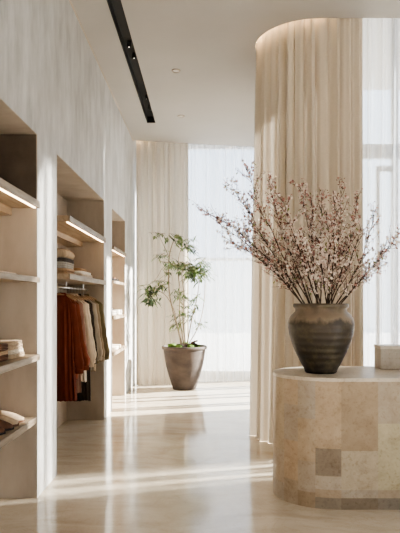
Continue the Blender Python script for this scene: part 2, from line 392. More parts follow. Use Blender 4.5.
# ------------------------------------------------------------------ curtains
def resample(path, step):
    P = [Vector((x, y)) for x, y in path]; L = [0]
    for a, b in zip(P, P[1:]): L.append(L[-1]+(b-a).length)
    n = max(2, int(L[-1]/step)); out = []; k = 0
    for i in range(n+1):
        s = L[-1]*i/n
        while k < len(L)-2 and L[k+1] < s: k += 1
        t = (s-L[k])/max(1e-9, L[k+1]-L[k]); d = (P[k+1]-P[k]).normalized()
        out.append((P[k].lerp(P[k+1], min(1, t)), d, s))
    return out
def curtain_bm(path, z0, z1, wl, amp, seed, flare=1.5, rows=22, step=.008, splay=0):
    rnd = random.Random(seed); off = rnd.random()*100
    R = resample(path, step)
    nrm = []
    for i in range(len(R)):
        a = R[max(0, i-3)][1]; b = R[min(len(R)-1, i+3)][1]; d = (a+b).normalized(); nrm.append(Vector((d.y, -d.x)))
    bm = bmesh.new(); grid = []
    for j in range(rows+1):
        t = j/rows; z = z0+(z1-z0)*t; row = []
        for (p, d, s), n in zip(R, nrm):
            # pleats: frequency wanders along the track, gathers get tighter to the top
            ph = 2*PI*(s/wl)+3.4*noise.noise(Vector((s*1.7, off, t*.12)))+.10*(1-t)*noise.noise(Vector((s*4, off+9, t*1.2)))
            A = amp*(.45+1.5*abs(noise.noise(Vector((s*2.6, off+5, t*.15)))))*(1+(flare-1)*(1-t)**1.5)*(1-.6*t**2.5)
            wv = 1-2*abs(math.sin(ph/2))**.85
            o = A*(wv+.35*math.sin(2.5*ph+.7+3*noise.noise(Vector((s*1.9, off+3, 0))))) + amp*.5*noise.noise(Vector((s*1.6, off+13, t*.2)))
            q = p+n*(o+splay*(1-t)**2)+d*(A*.35*math.sin(ph+.5))
            row.append(bm.verts.new((q.x, q.y, z)))
        grid.append(row)
    for a, b in zip(grid, grid[1:]):
        for i in range(len(a)-1): bm.faces.new((a[i], a[i+1], b[i+1], b[i]))
    return bm
def curtain(name, path, z0, z1, wl, amp, seed, m, label, cat, group=None, **kw):
    t = thing(name, label, cat, (path[0][0], path[0][1], 0), group)
    bm = curtain_bm(path, z0, z1, wl, amp, seed, **kw)
    bmesh.ops.translate(bm, verts=bm.verts, vec=(-path[0][0], -path[0][1], 0))
    obj('fabric', bm, m, t, smooth=True)
    bm = bmesh.new()                       # track the pleats hang from
    tube(bm, [(x-path[0][0], y-path[0][1], 5.045) for x, y in path], .018, 6)
    obj('curtain_track', bm, M['white'], t)
    return t
KX, KY, KR = 1.045, 5.62, .495
cp = [(1.27, 6.93)]+arc(KX+.16, 6.46, KR, PI/2, PI, 14)+arc(KX, KY, KR, PI, 1.5*PI, 18)+[(1.44, KY-KR)]
curtain('curtain', cp, .003, 5.04, .105, .052, 7, M['drape'],
        'floor-length beige linen curtain wrapping a rounded column behind the counter', 'curtain', flare=1.35, splay=.035)
curtain('sheer_curtain', [(1.43, KY-KR+.06), (1.98, KY-KR+.05)], .003, 5.04, .135, .045, 21, M['sheer'],
        'translucent white sheer curtain right of the round beige column, before window frames', 'curtain', flare=1.3)
curtain('curtain', [(-1.125, 8.97), (-.80, 9.0), (-.30, 9.10)], .003, 5.04, .135, .048, 33, M['drape_far'],
        'opaque ivory curtain in the far corner, left of the potted tree', 'curtain', flare=1.5)
curtain('sheer_curtain', [(-.78, 9.24), (-.36, 9.26), (.2, 9.36), (.8, 9.47), (1.24, 9.52)], .003, 5.04, .175, .055, 54, M['sheer_far'],
        'bright sheer curtain over the far window, right of the potted tree', 'curtain', flare=1.3)

# cove light strips hidden above the ceiling edges
def led_run(path, z, label, m):
    bm = bmesh.new(); x0, y0 = path[0]
    tube(bm, [(x-x0, y-y0, 0) for x, y in path], .012, 6)
    o = obj('light_strip', bm, m, loc=(x0, y0, z)); tag(o, label, 'light strip', 'cove light strips'); return o
led_run(arc(CX, CY, CR-.013, -PI/2+.1, -PI, 20)+[(CX-CR+.06, 6.2)], ZC+.13, 'warm light strip in the curved ceiling recess above the column curtain', M['led_cove'])
led_run([(-1.14, 8.89), (-.80, 8.945), (-.42, 9.03)], ZC+.13, 'warm light strip in the ceiling slot above the far ivory curtain', M['led_cove'])

# ------------------------------------------------------------------ ceiling fittings
t = thing('light_channel', 'long black recessed light channel running along the ceiling', 'ceiling light', (-.7835, 3, ZC))
bm = bmesh.new(); wd, dp = .0605, .085
box(bm, -wd, -wd+.006, -5, 5.018, 0, dp); box(bm, wd-.006, wd, -5, 5.018, 0, dp); box(bm, -wd, wd, -5, 5.018, dp-.004, dp); box(bm, -wd, wd, 5.0, 5.018, 0, dp); box(bm, -wd, wd, -5, -4.98, 0, dp)
obj('housing', bm, M['black'], t)
for (x, y, Y, on) in ((129, 47, 5.75, 0), (134, 58, 6.03, 1), (147, 99, 7.2, 0), (150.5, 109, 7.55, 1)):
    Y = F*2.575/(PY-y); X = (x-PX)*Y/F
    bm = bmesh.new(); lathe(bm, [(0, .06), (.022, .06), (.023, .004), (.017, .002), (.015, .02), (0, .02)], 20)
    s = obj('spotlight', bm, M['black'], t, loc=(max(-.033, min(.033, X+.7835)), Y-3, .015))
    bm = bmesh.new(); lathe(bm, [(0, .010), (.008, .010), (.007, .018), (0, .018)], 16); obj('lens', bm, M['spot'], s)
for (x, y, lab) in ((176, 70.5, 'larger nearer round recessed downlight in the cream ceiling'), (181, 116, 'smaller further round recessed downlight nearest the far curtain')):
    Y = F*2.55/(PY-y); p = at(x, y, Y)
    t = thing('downlight', lab, 'ceiling light', (p.x, p.y, ZC), 'recessed ceiling downlights')
    bm = bmesh.new(); lathe(bm, [(.036, .0), (.036, -.008), (.043, -.010), (.049, -.004), (.049, 0)], 28); obj('trim_ring', bm, M['trimline'], t)
    bm = bmesh.new(); lathe(bm, [(0, -.003), (.036, -.003), (.036, 0), (0, 0)], 24); obj('lens', bm, M['white'], t)

# ------------------------------------------------------------------ shelves in the niches
def shelf(y0, y1, zt, th, label, group, led=False, xf=-1.135, rail=None):
    t = thing('shelf', label, 'shelf', (XB, y0, zt-th), group)
    L = y1-y0-.004; D = xf-XB
    bm = bmesh.new(); box(bm, .002, D-.014, .002, L, 0, th, 0)
    obj('board', bm, M['oak'], t)
    bm = bmesh.new(); box(bm, D-.014, D, .002, L, -.003, th, 0, bevel=.003); obj('front_edge', bm, M['oak_edge'], t)
    if rail is not None:
        bm = bmesh.new(); box(bm, .002, rail-XB, .002, L, -.052, 0, 0); obj('support_rail', bm, M['oak'], t)
    if led:
        bm = bmesh.new(); box(bm, D-.036, D-.022, .03, L-.03, -.006, 0, 0); obj('light_strip', bm, M['led'], t)
    return t
g1n, g2n, g3n = 'shelves in the nearest wall niche', 'shelves in the middle wall niche', 'shelves in the far wall niche'
n0, n1 = N[0]
shelf(n0, n1, 2.032, .045, 'topmost oak shelf with light strip in the nearest niche', g1n, True, rail=-1.33)
shelf(n0, n1, 1.512, .034, 'thin oak shelf at eye level in the nearest niche, pale flat cloth on it', g1n)
shelf(n0, n1, .987, .038, 'oak shelf in the nearest niche with brown and cream folded knits', g1n)
shelf(n0, n1, .557, .042, 'lowest oak shelf in the nearest niche holding shoes', g1n, xf=-1.16)
m0, m1 = 4.67, N[1][1]
shelf(m0, m1, 2.065, .050, 'upper oak shelf with light strip in the middle niche, empty on top', g2n, True, rail=-1.40)
shelf(m0, m1, 1.580, .045, 'oak shelf above the hanging clothes, stacked with folded knits', g2n)
f0, f1 = N[2]
shelf(f0, f1, 2.03, .045, 'highest oak shelf with light strip in the far niche', g3n, True)
shelf(f0, f1, 1.605, .034, 'second highest shelf in the far niche, dark folded cloth on it', g3n)
shelf(f0, f1, 1.165, .040, 'third shelf down in the far niche, grey and white folded cloths on it', g3n)
shelf(f0, f1, .715, .040, 'lowest shelf in the far niche, a white folded cloth on it', g3n)

# ------------------------------------------------------------------ folded textiles
def folded(label, loc, w, d, h, m, layers=2, rz=0, seed=0, group='folded clothes on the shelves', cat='folded clothes', name='folded_garment', round_=.5):
    """w along X, d along Y; folds stacked, rounded at the fold edge, sides sagging a little"""
    rnd = random.Random(seed)
    bm = bmesh.new(); lh = h/layers
    for k in range(layers):
        bx = bmesh.new()
        n = 10; prof = []
        ww = w*(1-.03*rnd.random()); s = -1 if k % 2 else 1
        for i in range(n+1):                                  # rounded fold on one edge
            a = -PI/2+PI*i/n; prof.append((s*(ww/2-lh*.5+math.cos(a)*lh*.5), lh*.5+math.sin(a)*lh*.5*.98))
        for i in range(5):
            a = PI/2+PI*i/4; prof.append((s*(-ww/2+lh*.2+math.cos(a)*lh*.2), lh*.5+math.sin(a)*lh*.5*.98))
        ny = 9; rings = []
        for j in range(ny+1):
            y = -d/2+d*j/ny; e = 1-.10*(abs(2*j/ny-1)**6)
            rings.append([bm.verts.new((x*e+.006*noise.noise(Vector((x*9, y*9, k+seed))), y+.006*noise.noise(Vector((x*12, 3+k, seed))), k*lh+z*(1+.12*noise.noise(Vector((x*8, y*8, k*3+seed)))*(z > lh*.6 and k == layers-1)))) for x, z in prof])
        for a, b in zip(rings, rings[1:]):
            for i in range(len(a)):
                bm.faces.new((a[i], a[(i+1) % len(a)], b[(i+1) % len(b)], b[i]))
        bm.faces.new(rings[0][::-1]); bm.faces.new(rings[-1])
    o = obj(name, bm, m, loc=loc); o.rotation_euler = (0, 0, rz)
    for p in o.data.polygons: p.use_smooth = True
    return tag(o, label, cat, group)
FB = dict(
    oat=fabric('oatmeal_knit', (.38, .285, .195)), charcoal=fabric('charcoal_knit', (.075, .06, .05)), grey=fabric('grey_knit', (.34, .31, .27)),
    tan=fabric('tan_knit', (.34, .22, .13)), cream=fabric('cream_cotton', (.58, .50, .40)), white=fabric('white_cotton', (.74, .69, .62), 1.2),
    brown=fabric('brown_knit', (.12, .062, .04)), sand=fabric('sand_knit', (.42, .31, .21)), black=fabric('black_cotton', (.03, .026, .024)), camel=fabric('camel_knit', (.38, .26, .16)))
zb = 1.580
YS = 4.98
for i, (m, h, w_, lay, lab) in enumerate((
        ('tan', .052, .36, 2, 'tan folded knit at the bottom of the tall stack above the hanging clothes'),
        ('grey', .056, .34, 3, 'grey folded knit in the tall stack, just above the tan one'),
        ('charcoal', .034, .34, 2, 'dark charcoal folded knit in the tall stack, second from its top'),
        ('oat', .075, .35, 1, 'thick fuzzy oatmeal throw topping the tall stack above the hanging clothes'))):
    folded(lab, (-1.37, YS, zb), w_, .36, h, FB[m], lay, seed=i+1); zb += h+.001
zb = 1.580
for i, (m, h, w_, d_, lab) in enumerate((
        ('cream', .030, .33, .52, 'broad cream folded cloth lying flat beside the tall knit stack'),
        ('white', .026, .30, .48, 'white folded shirt lying on the broad cream cloth'),
        ('tan', .030, .24, .30, 'small tan folded knit on top of the white folded shirt'))):
    folded(lab, (-1.325+.0*i, 5.55, zb), w_, d_, h, FB[m], 2, seed=i+11); zb += h+.001
# nearest niche, eye-level shelf: flat cloth
folded('thin cream cloth lying flat on the eye-level shelf in the nearest niche', (-1.34, 3.46, 1.512), .26, .30, .018, FB['cream'], 2, seed=21)
folded('small brown cloth strip at the far end of the eye-level shelf', (-1.27, 3.72, 1.512), .16, .12, .010, FB['camel'], 1, seed=22)
# third shelf: brown and sand stacks
zb = .987
for i, (m, h, lab) in enumerate((('sand', .026, 'bottom sand folded knit in the pile of four on the third shelf'), ('cream', .024, 'cream folded knit, second from bottom of the pile on the third shelf'),
                                ('sand', .026, 'sand folded knit, third from bottom of the pile on the third shelf'), ('oat', .024, 'oatmeal folded knit topping the pale pile on the third shelf'))):
    folded(lab, (-1.335, 3.62, zb), .26-.010*i, .26, h, FB[m], 2, seed=31+i); zb += h+.001
zb = .987
for i, (m, h, lab) in enumerate((('brown', .036, 'bottom dark brown knit of the pile cut by the left edge'), ('camel', .022, 'camel knit in the middle of the pile cut by the left edge'), ('brown', .040, 'top dark brown knit of the pile cut by the left edge'))):
    folded(lab, (-1.315, 3.36, zb), .20, .22, h, FB[m], 2, seed=41+i); zb += h+.001
# far niche
folded('black folded cloth on the second shelf of the far niche', (-1.34, 7.55, 1.605), .30, .42, .04, FB['black'], 2, seed=51)
folded('brown folded cloth on top of the black one in the far niche', (-1.34, 7.57, 1.646), .24, .28, .022, FB['brown'], 1, seed=52)
folded('grey folded cloth on the third shelf of the far niche', (-1.33, 7.35, 1.165), .30, .28, .06, FB['grey'], 2, seed=53)
folded('white folded cloth on the third shelf of the far niche', (-1.31, 7.72, 1.165), .28, .26, .065, FB['white'], 3, seed=54)
folded('small charcoal cloth on top of the grey folded cloth in the far niche', (-1.33, 7.35, 1.226), .22, .2, .03, FB['charcoal'], 1, seed=55)
folded('white folded cloth on the lowest shelf of the far niche', (-1.30, 7.45, .715), .30, .40, .045, FB['cream'], 2, seed=56)

# shoes on the lowest shelf of the nearest niche
def shoe(label, loc, rz, m, m2, group='slippers on the lowest shelf'):
    t = thing('slipper', label, 'shoe', loc, group, rz)
    L = .25; bm = bmesh.new(); n = 18
    def hw(u): return .030+.016*math.sin(PI*min(1, u*1.05))**.8+.006*math.sin(PI*u*2+PI)
    lo, hi = [], []
    pts = [(u, 1) for u in [i/n for i in range(n+1)]]+[(1-u, -1) for u in [i/n for i in range(n+1)]]
    ol = []
    for u, s in pts:
        e = min(1, math.sqrt(max(0, u*(1.0001-u))*9)); ol.append((-L/2+L*u, s*hw(u)*min(1, e)))
    a = [bm.verts.new((x, y, 0)) for x, y in ol]; b = [bm.verts.new((x, y, .014)) for x, y in ol]
    bm.faces.new(a[::-1]); bm.faces.new(b)
    for i in range(len(a)): bm.faces.new((a[i], a[(i+1) % len(a)], b[(i+1) % len(b)], b[i]))
    bmesh.ops.remove_doubles(bm, verts=bm.verts, dist=.0004)
    obj('sole', bm, m2, t)
    bm = bmesh.new(); rows = []
    for i in range(11):                       # domed upper over the front 60 %
        u = .38+.60*i/10; ww = hw(u)*min(1, math.sqrt(max(0, u*(1.0001-u))*9)); hh = .062*(1-((u-.38)/.66)**1.6)+.006
        rows.append([bm.verts.new((-L/2+L*u, ww*math.cos(PI*k/10), .012+hh*math.sin(PI*k/10))) for k in range(11)])
    for p, q in zip(rows, rows[1:]):
        for k in range(10): bm.faces.new((p[k], p[k+1], q[k+1], q[k]))
    o = obj('upper', bm, m, t, smooth=True)
    md = o.modifiers.new('thick', 'SOLIDIFY'); md.thickness = .005
    return t
shoe('sand suede slipper, further of the pale pair on the lowest shelf', (-1.315, 3.66, .557), math.radians(12), FB['sand'], FB['brown'])
shoe('sand suede slipper, nearer of the pale pair on the lowest shelf', (-1.315, 3.55, .557), math.radians(8), FB['oat'], FB['brown'])
shoe('dark brown slipper nearest the front edge of the lowest shelf', (-1.31, 3.44, .557), math.radians(10), FB['brown'], FB['black'])
shoe('dark brown slipper cut by the left edge, behind the brown one', (-1.32, 3.33, .557), math.radians(6), FB['brown'], FB['black'])
folded('cream folded cloth standing behind the slippers on the lowest shelf', (-1.48, 3.66, .557), .18, .26, .085, FB['sand'], 3, seed=61)

# ------------------------------------------------------------------ clothes rail, hangers and garments
RX, RZ = -1.345, 1.478
t = thing('clothes_rail', 'steel clothes rail under the shelf of folded knits', 'clothes rail', (RX, m0+.1, RZ))
bm = bmesh.new(); tube(bm, [(0, 0, 0), (0, m1-m0-.105, 0)], .011, 12); obj('bar', bm, M['chrome'], t, smooth=True)
for y in (.12, .62, 1.35):
    bm = bmesh.new(); tube(bm, [(0, y, .006), (0, y, 1.535-RZ)], .008, 8); lathe_b = None
    obj('bracket', bm, M['chrome'], t)
NG = 9
def hanger(Y, label, rz):
    t = thing('clothes_hanger', label, 'hanger', (RX, Y, RZ), 'hangers on the clothes rail', rz)
    bm = bmesh.new()
    pts = [(0, 0, -.062), (0, 0, -.042)]+[(.0165*math.sin(a)+.0, 0, .0-.0165*math.cos(a)+.0) for a in [PI*2*i/14 for i in range(1, 12)]]
    pts = [(0, 0, -.065), (0, 0, -.030)]+[(.015*math.cos(a), 0, .015*math.sin(a)) for a in [-PI/2+PI*1.35*i/12 for i in range(0, 13)]]
    tube(bm, pts, .0022, 6); obj('hook', bm, M['chrome'], t)
    bm = bmesh.new()
    tube(bm, [(-.15, 0, -.122), (-.12, 0, -.103), (-.08, 0, -.085), (0, 0, -.066), (.08, 0, -.085), (.12, 0, -.103), (.15, 0, -.122)], [.006, .008, .009, .010, .009, .008, .006], 8)
    obj('shoulder_bar', bm, M['hanger'], t, smooth=True)
    return t
def garment(name, label, cat, Y, m, hem, half, sl_len, sl_flare, seed, rz, collar, flare=1.0, sleeve_out=.05):
    rnd = random.Random(seed)
    t = thing(name, label, cat, (RX, Y, RZ), 'garments on the clothes rail', rz)
    zs0 = -.075; Lg = RZ-hem+zs0
    bm = bmesh.new(); nu, nv = 56, 34; rings = []
    for j in range(nv+1):
        v = j/nv; vv = v**1.4
        z = zs0-Lg*vv
        drop = -z+zs0
        # shoulders: neck half width .065 to shoulder tip, then side seam
        if drop < .075: hwid = .062+(half-.062)*(drop/.075)**.75
        else: hwid = half+(flare-1)*half*((drop-.075)/max(.01, Lg-.075))**1.1
        th = .020+.020*min(1, drop/.15)+.012*vv
        row = []
        for i in range(nu):
            a = 2*PI*i/nu; ca, sa = math.cos(a), math.sin(a)
            wv = min(1, drop/.2)*(.012+.014*vv)*math.sin(11*ca*2.2+seed*1.7+2*noise.noise(Vector((ca*2, seed, z*1.2))))
            x = hwid*math.copysign(abs(ca)**.85, ca)
            y = th*math.copysign(abs(sa)**.7, sa)+wv*(1 if sa > 0 else .8)
            hz = z
            if j == nv: hz += .03*noise.noise(Vector((x*7, sa, seed)))
            row.append(bm.verts.new((x+.010*vv*noise.noise(Vector((x*3, z*3, seed))), y, hz)))
        rings.append(row)
    for a, b in zip(rings, rings[1:]):
        for i in range(nu): bm.faces.new((a[i], a[(i+1) % nu], b[(i+1) % nu], b[i]))
    obj('body', bm, m, t, smooth=True)
    for s in (-1, 1):
        if sl_len <= 0: continue
        bm = bmesh.new(); rings = []; nu2, nv2 = 22, 20
        for j in range(nv2+1):
            v = j/nv2
            cx = s*(half-.022+sleeve_out*v**.85); cz = zs0-.055-sl_len*v
            if s < 0: cx = max(cx, XB+.09-RX)
            r = (.042-.012*v)+1.5*sl_flare*max(0, v-.55)**1.3
            if v > .9 and sl_flare > 0: r *= 1-.35*(v-.9)/.1
            row = []
            for i in range(nu2):
                a = 2*PI*i/nu2
                k = 1+.16*math.sin(4*a+seed+3*v)*v+.07*math.sin(9*v*PI+a)
                row.append(bm.verts.new((cx+r*k*math.cos(a), .002+r*.75*k*math.sin(a), cz+(r*.6*math.cos(a)*-s if j == 0 else 0))))
            rings.append(row)
        for a, b in zip(rings, rings[1:]):
            for i in range(nu2): bm.faces.new((a[i], a[(i+1) % nu2], b[(i+1) % nu2], b[i]))
        o = obj('sleeve', bm, m, t, smooth=True)
        bm = bmesh.new()
        lathe(bm, [(.0, .0)], 4) if False else None
        zc = zs0-.055-sl_len; cxx = s*(half-.022+sleeve_out); cxx = max(cxx, XB+.09-RX) if s < 0 else cxx
        r = ((.042-.012)+1.5*sl_flare*.45**1.3)*(.65 if sl_flare > 0 else 1)
        rr = []
        for z, q in ((.0, .98), (-.012, 1.06), (-.038, 1.04), (-.044, .96)):
            rr.append([bm.verts.new((cxx+r*q*math.cos(2*PI*i/18), .002+r*.75*q*math.sin(2*PI*i/18), zc+z)) for i in range(18)])
        for a, b in zip(rr, rr[1:]):
            for i in range(18): bm.faces.new((a[i], a[(i+1) % 18], b[(i+1) % 18], b[i]))
        obj('cuff', bm, m, o, smooth=True)
    if collar:
        bm = bmesh.new(); rr = []
        for z, q in ((-.012, 1.05), (.018, .92), (.022, .84), (-.004, .9)):
            rr.append([bm.verts.new((.066*q*math.cos(2*PI*i/24), .028*q*math.sin(2*PI*i/24)-.004, zs0+z-(.022 if math.sin(2*PI*i/24) < -.3 else 0))) for i in range(24)])
        for a, b in zip(rr, rr[1:]):
            for i in range(24): bm.faces.new((a[i], a[(i+1) % 24], b[(i+1) % 24], b[i]))
        obj('collar', bm, m, t, smooth=True)
    return t
GS = [
 ('dress', 'deep rust long-sleeved dress, nearest on the clothes rail', 'dress', 5.13, (.135, .032, .016), .44, .120, .62, .05, True, 1.30, .085),
 ('blouse', 'brick red blouse with full sleeves, right behind the deep rust dress', 'blouse', 5.25, (.19, .052, .028), .62, .130, .60, .08, False, 1.05, .095),
 ('dress', 'dusty rose brown dress between the brick blouse and the cream shirts', 'dress', 5.38, (.29, .165, .12), .47, .135, .50, .0, False, 1.10, .06),
 ('shirt', 'cream shirt, nearer of the two pale shirts on the rail', 'shirt', 5.50, (.56, .46, .35), .62, .140, .60, .04, True, 1.02, .095),
 ('shirt', 'ivory long shirt just in front of the dark brown coat', 'shirt', 5.62, (.66, .56, .44), .54, .140, .58, .03, True, 1.0, .085),
 ('coat', 'dark brown coat hanging lowest, halfway along the rail', 'coat', 5.76, (.045, .033, .026), .33, .150, .60, .02, True, 1.08, .070),
 ('shirt', 'stone grey shirt just behind the dark brown coat', 'shirt', 5.89, (.40, .34, .27), .62, .160, .58, .04, True, 1.0, .080),
 ('cardigan', 'tan cardigan between the stone shirt and the olive shirt', 'cardigan', 6.01, (.30, .235, .165), .60, .165, .60, .03, False, 1.0, .085),
 ('shirt', 'olive shirt, furthest on the clothes rail', 'shirt', 6.14, (.165, .135, .075), .66, .180, .60, .03, True, 1.02, .095)]
for i, (nm, lab, cat, Y, c, hem, half, sl, fl, colr, flare, so_) in enumerate(GS):
    rz = math.radians([4, -3, 3, -2, 3, -3, 2, -2, 3][i])
    hanger(Y, 'wooden hanger holding the '+lab.split(',')[0].replace(' just behind the dark brown coat', '').replace(' with full sleeves', ''), rz)
    garment(nm, lab, cat, Y, fabric('garment_cloth_%d' % i, c), hem, half, sl, fl, i+1, rz, colr, flare, so_)

# ------------------------------------------------------------------ counter
CTX, CTY, RXc, RYc, ZT = .875, 3.955, .40, .335, .85
t = thing('counter', 'rounded travertine tiled counter carrying the vase', 'counter', (CTX, CTY, 0))
def oval(k=1.0, n=40, xr=2.3):
    pts = [(-RXc*k*math.sin(PI*i/n), -RYc*k*math.cos(PI*i/n)) for i in range(n+1)]   # front -> left -> back
    return [(xr, -RYc*k)]+[(xr*(1-i/12), -RYc*k) for i in range(1, 12)]+pts+[(xr*i/12, RYc*k) for i in range(1, 13)]
bm = bmesh.new(); lay = bm.loops.layers.color.new('tone')
# cladding: tiles laid in irregular courses over the curved side
rnd = random.Random(12)
TT = ZT-.022
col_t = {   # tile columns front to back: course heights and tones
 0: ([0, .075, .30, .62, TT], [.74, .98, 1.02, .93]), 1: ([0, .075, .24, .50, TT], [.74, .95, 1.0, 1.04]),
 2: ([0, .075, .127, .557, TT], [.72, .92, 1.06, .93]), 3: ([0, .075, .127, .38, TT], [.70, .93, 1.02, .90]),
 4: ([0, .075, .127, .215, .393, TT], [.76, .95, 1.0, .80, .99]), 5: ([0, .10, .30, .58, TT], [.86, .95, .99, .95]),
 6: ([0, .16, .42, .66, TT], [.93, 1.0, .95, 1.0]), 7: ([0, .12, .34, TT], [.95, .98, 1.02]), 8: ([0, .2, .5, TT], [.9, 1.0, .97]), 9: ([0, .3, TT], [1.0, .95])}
TA = [0, 24, 40, 58, 90, 130, 180]
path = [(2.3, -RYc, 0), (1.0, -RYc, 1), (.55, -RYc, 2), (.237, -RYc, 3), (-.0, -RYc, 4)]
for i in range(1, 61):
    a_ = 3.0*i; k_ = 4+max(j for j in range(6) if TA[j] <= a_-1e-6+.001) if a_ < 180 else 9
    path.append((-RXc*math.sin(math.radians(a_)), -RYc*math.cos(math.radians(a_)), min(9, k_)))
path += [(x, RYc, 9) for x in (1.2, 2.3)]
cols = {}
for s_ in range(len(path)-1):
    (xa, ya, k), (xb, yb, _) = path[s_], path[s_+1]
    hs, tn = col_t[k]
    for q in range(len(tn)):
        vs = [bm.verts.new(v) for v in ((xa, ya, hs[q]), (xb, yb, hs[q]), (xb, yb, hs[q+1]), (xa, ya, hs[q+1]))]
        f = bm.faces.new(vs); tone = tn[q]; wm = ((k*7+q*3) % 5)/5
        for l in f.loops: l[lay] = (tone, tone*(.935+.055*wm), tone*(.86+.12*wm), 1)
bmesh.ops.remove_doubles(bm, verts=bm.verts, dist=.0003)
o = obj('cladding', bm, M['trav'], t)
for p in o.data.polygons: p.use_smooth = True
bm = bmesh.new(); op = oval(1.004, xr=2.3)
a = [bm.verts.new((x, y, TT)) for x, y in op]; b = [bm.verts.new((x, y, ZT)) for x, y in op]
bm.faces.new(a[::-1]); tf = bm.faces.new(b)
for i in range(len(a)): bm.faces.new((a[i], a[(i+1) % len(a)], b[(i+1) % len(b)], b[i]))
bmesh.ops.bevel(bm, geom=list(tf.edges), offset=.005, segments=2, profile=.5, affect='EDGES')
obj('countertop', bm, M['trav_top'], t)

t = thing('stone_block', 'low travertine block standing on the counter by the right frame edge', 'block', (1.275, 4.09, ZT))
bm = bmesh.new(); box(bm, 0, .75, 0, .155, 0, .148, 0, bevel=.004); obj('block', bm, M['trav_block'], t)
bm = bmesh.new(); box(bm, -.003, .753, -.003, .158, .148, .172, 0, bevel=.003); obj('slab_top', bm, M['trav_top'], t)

# ------------------------------------------------------------------ vase
VX, VY = .805, 3.93
bm = bmesh.new()
k = VY/F
prof = [(0, .0), (.104, 0), (.110, .006), (.116, .025), (.144, .075), (.179, .145), (.204, .21), (.220, .265), (.228, .315), (.229, .345), (.222, .375), (.206, .402), (.188, .418),
        (.178, .428), (.177, .442), (.181, .450), (.190, .455), (.193, .466), (.191, .478), (.184, .483), (.172, .480), (.166, .468), (.164, .43), (.19, .40), (.212, .345), (.195, .25), (.15, .14), (.10, .05), (0, .04)]
lathe(bm, prof, 64)
o = obj('vase', bm, M['vase'], smooth=True, loc=(VX, VY, ZT)); tag(o, 'large dark brown stoneware vase with pale shoulder on the counter', 'vase')

# ------------------------------------------------------------------ flowering branches
class Spray:
    def __init__(s): s.st, s.fl = bmesh.new(), bmesh.new()
def flower(bm, p, d, r, rnd, mi=0):
    d = d.normalized(); a = d.orthogonal().normalized(); b = d.cross(a); ph = rnd.random()*6.28
    c = bm.verts.new(p)
    for k in range(5):
        th = ph+2*PI*k/5; u = a*math.cos(th)+b*math.sin(th); v = a*-math.sin(th)+b*math.cos(th)
        p1 = bm.verts.new(p+u*r*.62+v*r*.42+d*r*.22); p2 = bm.verts.new(p+u*r*1.05+d*r*.42); p3 = bm.verts.new(p+u*r*.62-v*r*.42+d*r*.22)
        bm.faces.new((c, p1, p2, p3)).material_index = mi
def bud(bm, p, d, r):
    d = d.normalized(); a = d.orthogonal().normalized()*r*.5; b = d.cross(a).normalized()*r*.5
    q = [bm.verts.new(v) for v in (p, p+d*r*.9+a, p+d*r*.9+b, p+d*r*.9-a, p+d*r*.9-b, p+d*r*2)]
    for i in range(4):
        bm.faces.new((q[0], q[1+i], q[1+(i+1) % 4])).material_index = 2; bm.faces.new((q[5], q[1+(i+1) % 4], q[1+i])).material_index = 2
def leaf_q(bm, p, d, L, W, droop=.25, up=None, mi=0):
    d = d.normalized(); side = d.cross(up or Vector((0, 0, 1)))
    side = side.normalized() if side.length > .05 else d.orthogonal().normalized()
    nrm = side.cross(d); pr = None
    for i in range(5):
        u = i/4; c = p+d*L*u-Vector((0, 0, droop*L*u*u)); wd = W*math.sin(PI*min(.98, .06+u*.92))**.8
        ring = [bm.verts.new(c+side*wd+nrm*wd*.25), bm.verts.new(c), bm.verts.new(c-side*wd+nrm*wd*.25)]
        if pr:
            bm.faces.new((pr[0], pr[1], ring[1], ring[0])).material_index = mi; bm.faces.new((pr[1], pr[2], ring[2], ring[1])).material_index = mi
        pr = ring
def twig_flowers(sp, pts, rnd, dens, rose):
    for i in range(len(pts)-1):
        a, b = pts[i], pts[i+1]; n = max(1, int((b-a).length*dens))
        for _ in range(n):
            if rnd.random() < .12: continue
            p = a.lerp(b, rnd.random())
            d = Vector((rnd.gauss(0, 1), rnd.gauss(0, 1), rnd.gauss(.3, 1)))
            d = d.normalized() if d.length > .01 else Vector((0, 0, 1))
            q = p+d*rnd.uniform(.006, .018); x = rnd.random()
            if x < rose: (flower(sp.fl, q, d, rnd.uniform(.007, .012), rnd, 1) if rnd.random() < .55 else bud(sp.fl, q, d, rnd.uniform(.006, .010)))
            elif x < .97: flower(sp.fl, q, d, rnd.uniform(.008, .013), rnd)
            else: leaf_q(sp.fl, q, d, rnd.uniform(.02, .035), .006, mi=3)
